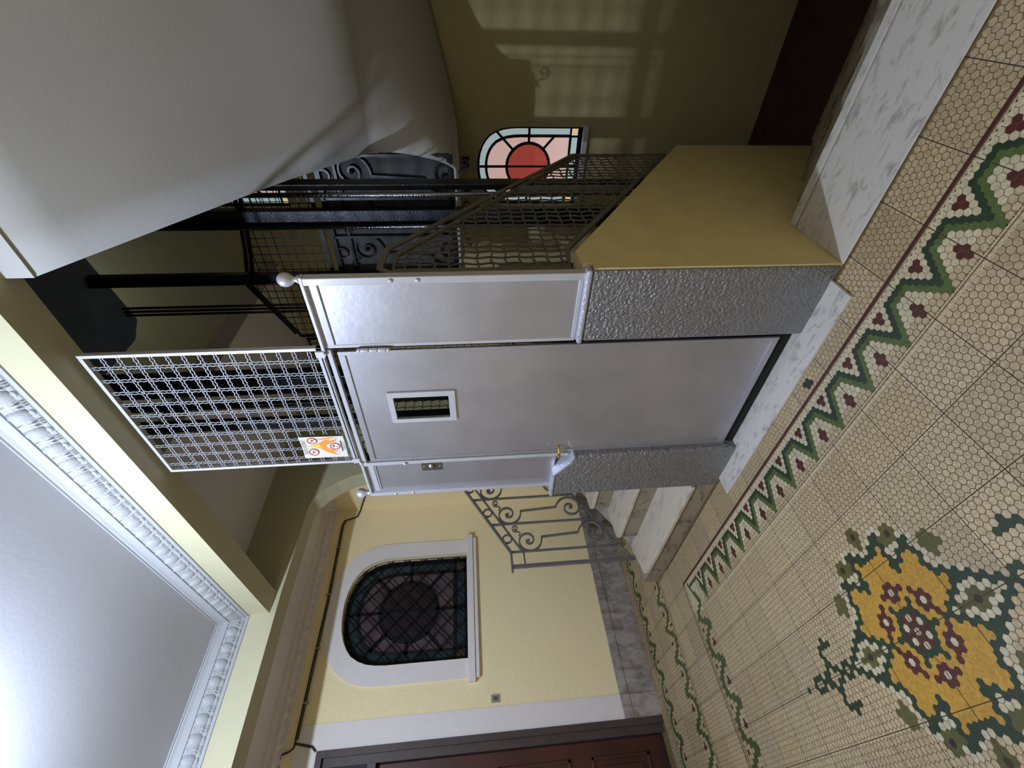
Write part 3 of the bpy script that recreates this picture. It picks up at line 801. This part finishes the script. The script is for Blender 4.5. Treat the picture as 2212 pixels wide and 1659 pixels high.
LP_ = [(1.50, 1.02), (1.50, 1.95), (2.93, 2.70), (2.93, 1.10), (1.75, 1.02)]
g = guard('shaft_guard', 'black wire mesh guard along the rising marble steps, glimpsed through the door window', lambda u, v: (-2.16, u, v), LP_, (-2.16, 2.2, 1.2), 'black', 'black', .057, .057, .013, r=.0026)

# grey scrolled balustrade at the back of the shaft
t = thing('landing_balustrade', 'dim grey sheet balustrade with iron scrolls behind the shaft', 'balustrade', (-1.3, 2.98, 1.48))
b = MB(); b.box(-1.64, -.84, 2.985, 2.995, 1.485, 2.335); b.build('backing_sheet', 'sheet', t)
mpb = lambda y, z: (-(y - 1.72) * 1.0 - .835, 2.968, z)
for A in ((2.955, 2.985, 2.30, 2.33), (2.955, 2.985, 1.49, 1.52), (2.96, 2.98, 2.20, 2.215)):
    b = MB(); b.box(-1.64, -.84, *A); b.build('cross_rail', 'black', t)
for k in range(3):
    b = MB(); bay(b, mpb, .255 * k, 1.095, (.008, .006), (0, 1, 0)); b.build('scroll', 'black', t)
    b = MB(); x = -.835 - .255 * k; b.box(x - .008, x + .008, 2.955, 2.98, 1.5, 2.31); b.build('upright', 'black', t)

# ------------------------------------------------------------------ inside the shaft
def rail(x, y, w_, d, label, m='rail', z0=-1.1, z1=3.95, fl=True):
    b = MB(); b.box(x - w_ / 2, x + w_ / 2, y - d / 2, y + d / 2, z0, z1)
    b.box(x - w_ / 2 - .012, x - w_ / 2 + .004, y - d * .9, y + d * .9, z0, z1) if w_ > .05 and fl else None
    o = b.build('guide_rail', m, bevel=.004)
    if m == 'rail':
        q = MB(); q.tube([(x - w_ / 2 - .004, y - d * .95 - .012, z0), (x - w_ / 2 - .004, y - d * .95 - .012, z1)], .013, 20); q.build('highlight_bead', 'polished', o, True)  # round bead added along the rail to catch the lamp's highlight
    return tag(o, label, 'rail')
rail(-.868, 2.56, .034, .085, 'greased black guide rail just behind the mesh guard, in front of the lit window')
rail(-1.165, 2.88, .085, .06, 'wide glinting black guide rail in the middle of the open shaft')
rail(-1.59, 2.89, .055, .05, 'slim black column rising behind the right-hand ball finial', 'black')
for i, x in enumerate((-1.885, -1.915, -1.945)):
    tag(MB().box(x - .007, x + .007, 2.99, 3.004, 1.2, 3.95).build('shaft_bar', 'black'), ('thin black bar, first of three at the far shaft corner', 'thin black bar, middle of three at the far shaft corner', 'thin black bar, last of three at the far shaft corner')[i], 'bar', 'thin bars at the far shaft corner')
rail(-2.08, 2.38, .09, .11, 'broad black guide rail seen through the mesh transom', 'black')
rail(-2.10, 2.16, .03, .05, 'narrow black bar beside the broad rail behind the mesh transom', 'black')
rail(-2.09, 1.98, .05, .06, 'dark steel post behind the warning sign side of the mesh transom', 'black')
for x, y in ((-.905, 2.66), (-.93, 2.70)):
    b = MB(); b.tube([(x, y, -1.1), (x, y, 3.95)], .003, 5); tag(b.build('hoist_cable', 'black'), 'thin dark hoist cable crossing the red glass disc, ' + ('nearer the guide rail' if x < -.92 else 'farther from the guide rail'), 'cable', 'hoist cables')
b = MB(); b.prism([(-.82, 1.56), (-.82, 2.96), (-1.46, 2.97), (-2.02, 3.06), (-2.12, 2.93), (-2.12, 1.56)], 3.95, 5.9, 'z')
tag(b.build('elevator_car', 'darkcar'), 'dark blue underside of the elevator car parked above', 'elevator')

# ------------------------------------------------------------------ elevator front
t = thing('elevator_enclosure', 'silver painted steel side panels and posts around the elevator door', 'enclosure', (-1.46, 1.44, .97))
b = MB(); b.box(-1.112, -.80, 1.447, 1.452, .965, 1.985); b.build('side_panel', 'silver', t)
b = MB(); b.box(-1.116, -1.100, 1.445, 1.452, .985, 1.985); b.box(-1.10, -.825, 1.440, 1.452, 1.945, 1.968); b.box(-1.10, -.825, 1.440, 1.452, .985, 1.0); b.build('panel_border', 'silver_lt', t, bevel=.002)
b = MB(); b.box(-.826, -.797, 1.428, 1.462, .965, 1.985); b.build('post', 'silver_lt', t, bevel=.003)
b = MB(); b.box(-2.128, -1.852, 1.447, 1.452, .99, 1.985); b.build('side_panel', 'silver', t)
b = MB(); b.box(-1.872, -1.848, 1.434, 1.452, .93, 1.985); b.box(-2.10, -1.872, 1.440, 1.452, 1.94, 1.965); b.box(-2.10, -1.880, 1.441, 1.448, 1.93, 1.936); b.build('panel_border', 'silver_lt', t, bevel=.002)
b = MB(); b.box(-2.134, -2.108, 1.428, 1.462, .99, 1.985); b.build('post', 'silver_lt', t, bevel=.003)
for xa, xb in ((-1.125, -.795), (-2.136, -1.846)):
    b = MB(); b.box(xa, xb, 1.430, 1.460, 1.985, 1.998); b.build('top_rail', 'silver_lt', t, bevel=.003)
b = MB(); b.box(-1.852, -1.12, 1.436, 1.458, 1.966, 1.984); b.build('header', 'silver_lt', t, bevel=.002)
for x, z in ((-.811, 1.684), (-.811, 1.59), (-1.86, 1.775), (-2.12, 1.86), (-2.12, 1.765), (-1.132, 1.99), (-1.838, 1.99)):
    b = MB(); b.ellip((x, 1.427, z), (.009, .006, .009), 10, 6); b.build('bolt', 'silver_lt', t, True)
fin = [(.012, 0), (.016, .004), (.010, .012), (.009, .018), (.017, .026), (.024, .038), (.026, .050), (.023, .063), (.013, .073), (.004, .077)]
for x in (-.808, -2.120):
    b = MB(); b.lathe((x, 1.445, 1.997), fin, 16); b.build('finial', 'silver_lt', t, True)

b = MB(); b.box(-1.14, -1.100, 1.472, 1.480, .02, 1.985); b.box(-1.86, -1.83, 1.477, 1.485, .02, 1.985); b.build('door_gap_shade', 'gap', t)['kind'] = 'stuff'  # black strips in place of the shade in the door's side gaps

# mesh panel above the door
t = thing('mesh_transom', 'silver double-wire mesh panel between the elevator door and the beam', 'panel', (-1.465, 1.44, 2.0))
b = MB()
b.box(-1.118, -1.103, 1.432, 1.452, 1.998, 2.895); b.box(-1.832, -1.817, 1.432, 1.452, 1.998, 2.895); b.box(-1.817, -1.118, 1.432, 1.452, 2.880, 2.895)
b.box(-1.832, -1.103, 1.432, 1.452, 1.998, 2.022)
b.build('frame', 'silver_lt', t, bevel=.002)
b = MB(); TP = [(-1.817, 2.022), (-1.118, 2.022), (-1.118, 2.880), (-1.817, 2.880)]
mesh_fill(b, lambda u, v: (u, 1.442, v), TP, .0675, .0590, .0023, .0018, .0225, dbl=.0060, u0=-1.85, v0=1.995)
b.build('wire_mesh', 'wire', t)
b = MB(); b.box(-1.80, -1.15, 1.4300, 1.4325, 2.0045, 2.0085); b.build('slot_shade', 'gap', t)  # black strip painted on for the shade of a recessed slot
for xa, xb in ((-1.150, -1.118), (-1.832, -1.80)):
    b = MB(); b.box(xa, xb, 1.426, 1.434, 1.990, 2.026); b.build('corner_plate', 'silver_lt', t, bevel=.002)

# elevator door
t = thing('elevator_door', 'silver painted steel elevator door with a small glazed window', 'door', (-1.487, 1.445, .08))
b = MB()
for A in ((-1.845, -1.536, .078, 1.945), (-1.398, -1.132, .078, 1.945), (-1.536, -1.398, .078, 1.523), (-1.536, -1.398, 1.766, 1.945)): b.box(A[0], A[1], 1.446, 1.452, A[2], A[3])
b.build('leaf', 'silver', t)
b = MB()
for A in ((-1.845, -1.826, .078, 1.945), (-1.152, -1.132, .078, 1.945), (-1.826, -1.152, 1.918, 1.945), (-1.826, -1.152, .078, .106)): b.box(A[0], A[1], 1.440, 1.447, A[2], A[3])
b.build('border', 'silver', t, bevel=.0015)
b = MB()
for A in ((-1.560, -1.536, 1.493, 1.790), (-1.398, -1.367, 1.493, 1.790), (-1.536, -1.398, 1.493, 1.523), (-1.536, -1.398, 1.766, 1.790)): b.box(A[0], A[1], 1.436, 1.447, A[2], A[3])
vf = b.build('vision_frame', 'silver_lt', t, bevel=.0015)
gm = bpy.data.materials.new('clear_glass'); gm.use_nodes = True; nt = gm.node_tree; pb = nt.nodes['Principled BSDF']
pb.inputs['Roughness'].default_value = .02; pb.inputs['Transmission Weight'].default_value = 1; pb.inputs['IOR'].default_value = 1.02; pb.inputs['Base Color'].default_value = (.93, .95, .92, 1); M['glass'] = gm
b = MB(); b.box(-1.536, -1.398, 1.4485, 1.4505, 1.523, 1.766); b.build('glass', 'glass', vf)
b = MB()
for k in range(3):
    z = 1.80 + .034 * (k - 1); b.lathe((-1.122, 1.434, z - .016), [(.0085, 0), (.0095, .003), (.0095, .029), (.0085, .032)], 12)
b.ellip((-1.122, 1.434, 1.857), (.009, .009, .010)); b.ellip((-1.122, 1.434, 1.743), (.009, .009, .010)); b.build('hinge', 'silver_lt', t, True)
b = MB(); b.tube([(-1.800, 1.440, .985), (-1.800, 1.412, .985)], .006, 8); b.tube([(-1.800, 1.414, .985), (-1.812, 1.410, .985), (-1.838, 1.409, .983)], .0075, 8); b.ellip((-1.842, 1.409, .983), (.012, .008, .009), 10, 6)
b.build('latch_handle', 'brass', t, True)
b = MB()
for z in (1.035, .93): b.ellip((-1.775, 1.444, z), (.004, .003, .004), 8, 4)
b.build('screw', 'silver_lt', t)
b = MB(); b.box(-1.845, -1.13, 1.455, 1.50, -.01, .075); tag(b.build('sill_gap_shade', 'gap'), 'black strip standing in for the shade in the gap under the elevator door', 'sill')  # black strip in place of the shade below the door leaf

# call button plate
t = thing('call_button', 'small steel elevator call button plate on the narrow silver panel', 'button', (-1.912, 1.443, 1.645))
b = MB(); b.box(-1.947, -1.878, 1.443, 1.447, 1.592, 1.698); b.build('plate', 'chrome', t, bevel=.001)
b = MB(); b.lathe((-1.912, 1.443, 1.645), [(.020, 0), (.020, -.004), (.015, -.004), (.014, -.010), (.004, -.012)], 20, 'y'); b.build('push_button', 'chrome', t, True)
for z in (1.604, 1.686):
    b = MB(); b.ellip((-1.912, 1.4425, z), (.004, .002, .004), 8, 4); b.build('screw', 'silver_lt', t)

# ------------------------------------------------------------------ warning sign
SG = thing('warning_sign', 'white fire warning sign with flames and three red circles wired to the mesh', 'sign', (-1.696, 1.428, 2.135))
SG.rotation_euler = (0, 0, 0)
def sgp(u, v, d=0):       # u 0..1 left to right, v 0..1 bottom to top, slightly rotated and bowed sheet
    x = -1.774 + .154 * u; z = 2.036 + .203 * v
    return (x + .004 * (v - .5), 1.428 - d + .006 * math.sin(pi * u), z - .008 * (u - .5))
def sflat(b, P, d, mi=0):
    b.mi = mi; b.add([sgp(u, v, d) for u, v in P], [list(range(len(P)))])
b = MB(); n = 8
for i in range(n):
    u0, u1 = i / n, (i + 1) / n
    b.add([sgp(u0, 0), sgp(u1, 0), sgp(u1, 1), sgp(u0, 1), sgp(u0, 0, -.0008), sgp(u1, 0, -.0008), sgp(u1, 1, -.0008), sgp(u0, 1, -.0008)], [(0, 1, 2, 3), (7, 6, 5, 4), (0, 4, 5, 1), (2, 6, 7, 3)])
M['sign_white'] = mat('sign_white', srgb(204, 200, 192), .35); M['sign_red'] = mat('sign_red', srgb(180, 38, 48), .4); M['sign_orange'] = mat('sign_orange', srgb(222, 136, 58), .4)
M['sign_yellow'] = mat('sign_yellow', srgb(220, 180, 60), .4); M['ink'] = mat('black_ink', srgb(40, 40, 46), .5); M['ink_grey'] = mat('grey_ink', srgb(110, 110, 116), .5)
b.build('sheet', 'sign_white', SG)
b = MB()
sflat(b, [(.52, .86), (.50, .74), (.44, .66), (.40, .58), (.30, .52), (.22, .44), (.13, .30), (.10, .16), (.16, .26), (.26, .30), (.20, .14), (.30, .26), (.36, .34), (.42, .42), (.52, .46), (.60, .40), (.66, .30), (.74, .20), (.86, .16), (.80, .26), (.76, .38), (.80, .34), (.86, .30), (.82, .44), (.74, .52), (.66, .60), (.60, .68), (.56, .76)], .0006)
sflat(b, [(.86, .62), (.84, .50), (.88, .36), (.93, .16), (.95, .30), (.92, .46)], .0006)
b.build('flame_orange', 'sign_orange', SG)
b = MB(); sflat(b, [(.53, .90), (.50, .76), (.46, .66), (.42, .56), (.50, .50), (.58, .46), (.62, .54), (.60, .66), (.56, .78)], .0011); b.build('flame_yellow', 'sign_yellow', SG)
for cu, cv in ((.26, .76), (.80, .72), (.50, .24)):
    A = .203 / .154; R = .155
    b = MB(); sflat(b, [(cu + R * math.cos(q), cv + R / A * math.sin(q)) for q in [2 * pi * i / 28 for i in range(28)]], .0015); b.build('sign_disc', 'sign_white', SG)
    b = MB(); P = [(cu + R * math.cos(q), cv + R / A * math.sin(q)) for q in [2 * pi * i / 28 for i in range(29)]]
    Q = [(cu + R * .80 * math.cos(q), cv + R * .80 / A * math.sin(q)) for q in [2 * pi * i / 28 for i in range(29)]]
    for i in range(28): sflat(b, [P[i], P[i + 1], Q[i + 1], Q[i]], .0024)
    if cv > .5: sflat(b, [(cu - R * .66, cv + R * .60 / A), (cu - R * .56, cv + R * .70 / A), (cu + R * .66, cv - R * .60 / A), (cu + R * .56, cv - R * .70 / A)], .0026)
    b.build('red_ring', 'sign_red', SG)
b = MB(); sflat(b, [(.20, .745), (.335, .765), (.335, .785), (.20, .765)], .0020); sflat(b, [(.76, .70), (.83, .71), (.83, .74), (.76, .73)], .0020); sflat(b, [(.80, .70), (.88, .72), (.87, .745)], .0020)
sflat(b, [(.44, .27), (.52, .30), (.58, .26), (.50, .25)], .0020); sflat(b, [(.44, .19), (.50, .185), (.49, .215)], .0020)
sflat(b, [(.26, .085), (.76, .085), (.76, .102), (.26, .102)], .0020); b.build('pictogram', 'ink', SG)['kind'] = 'stuff'
def sign_text(s, u, v, size, m, nm='lettering'):
    cu = bpy.data.curves.new(nm, 'FONT'); cu.body = s; cu.size = size; cu.align_x = 'CENTER'; cu.align_y = 'CENTER'; cu.materials.append(M[m])
    tmp = bpy.data.objects.new(nm, cu); C.objects.link(tmp); dg = bpy.context.evaluated_depsgraph_get(); me = bpy.data.meshes.new_from_object(tmp.evaluated_get(dg)); bpy.data.objects.remove(tmp)
    o = bpy.data.objects.new(nm, me); C.objects.link(o); p = Vector(sgp(u, v, .0030)) - Vector(SG.location); p.y -= .002
    o.parent = SG; o.location = p; o.rotation_euler = (pi / 2, math.atan2(.008, .154), 0); return o
sign_text('VIETATO FUMARE O', .50, .955, .0118, 'ink'); sign_text('USARE FIAMME LIBERE', .50, .905, .0100, 'ink'); sign_text('PERICOLO', .52, .040, .0125, 'ink_grey')

# ------------------------------------------------------------------ small things on the walls
b = MB()
P = [(-4.40, 2.93, 2.53), (-4.405, 2.76, 2.68)]
P = [(-4.00, 2.788, 2.54), (-4.14, 2.788, 2.615), (-4.30, 2.788, 2.68), (-4.395, 2.785, 2.715), (-4.405, 2.70, 2.74), (-4.405, 2.68, 2.80), (-4.405, 2.66, 2.868), (-4.405, 2.60, 2.885), (-4.405, 2.2, 2.880), (-4.405, 1.86, 2.876), (-4.405, 1.3, 2.889), (-4.405, .78, 2.898)]
b.tube(P, .008, 6); b.tube([(p[0] + .003, p[1], p[2] - .017) for p in P[6:]], .005, 6); b.tube([(-4.408, .78, 2.898), (-4.408, .735, 2.90), (-4.408, .715, 2.93), (-4.408, .70, 2.985)], .007, 6)
b.tube([(-4.408, .70, 2.985), (-4.408, -.5, 2.985)], .005, 6)
b.tube([(-4.408, .76, 2.89), (-4.408, .73, 2.76), (-4.408, .70, 2.73)], .009, 6)
t = b.build('wall_cable', 'cable'); tag(t, 'dark twin electric cable running along the yellow wall above the arched window', 'cable')
for y in (2.35, 1.88, 1.42, 1.02):
    b = MB(); b.box(-4.42, -4.394, y - .006, y + .006, 2.855, 2.90); b.build('cable_clip', 'plastic', t)
b = MB(); b.box(-4.42, -4.410, .898, .956, 1.306, 1.376); t = b.build('light_switch', 'plastic', bevel=.002); tag(t, 'small square switch plate beside the white door surround', 'switch')
b = MB(); b.box(-4.410, -4.403, .912, .940, 1.325, 1.358); b.build('rocker', 'chrome', t)
for k, (x, z) in enumerate(((-1.205, 1.405), (-1.42, 1.40))):
    b = MB(); b.box(x - .04, x + .04, 4.085, 4.10, z - .03, z + .03); q = b.build('wall_plaque', 'black'); tag(q, ('small black framed plaque just above the stained glass window, beside the soffit', 'small black framed plaque half hidden behind the guide rail')[k], 'plaque')
    b = MB(); b.box(x - .024, x + .024, 4.082, 4.086, z - .016, z + .016); b.build('plate', 'sheet', q)

# ceiling lamp of the hall (just out of the picture)
t = thing('ceiling_lamp', 'round opal glass ceiling lamp in the middle of the hall', 'lamp', (LAMP[0], LAMP[1], 3.22))
b = MB(); b.lathe((LAMP[0], LAMP[1], 3.20), [(.10, 0), (.10, .02)], 28); b.build('ceiling_rose', 'white', t)
b = MB(); b.lathe((LAMP[0], LAMP[1], 3.15), [(.03, 0), (.085, .012), (.11, .03), (.115, .05)], 28); b.build('lamp_shade', 'lampglass', t, True)
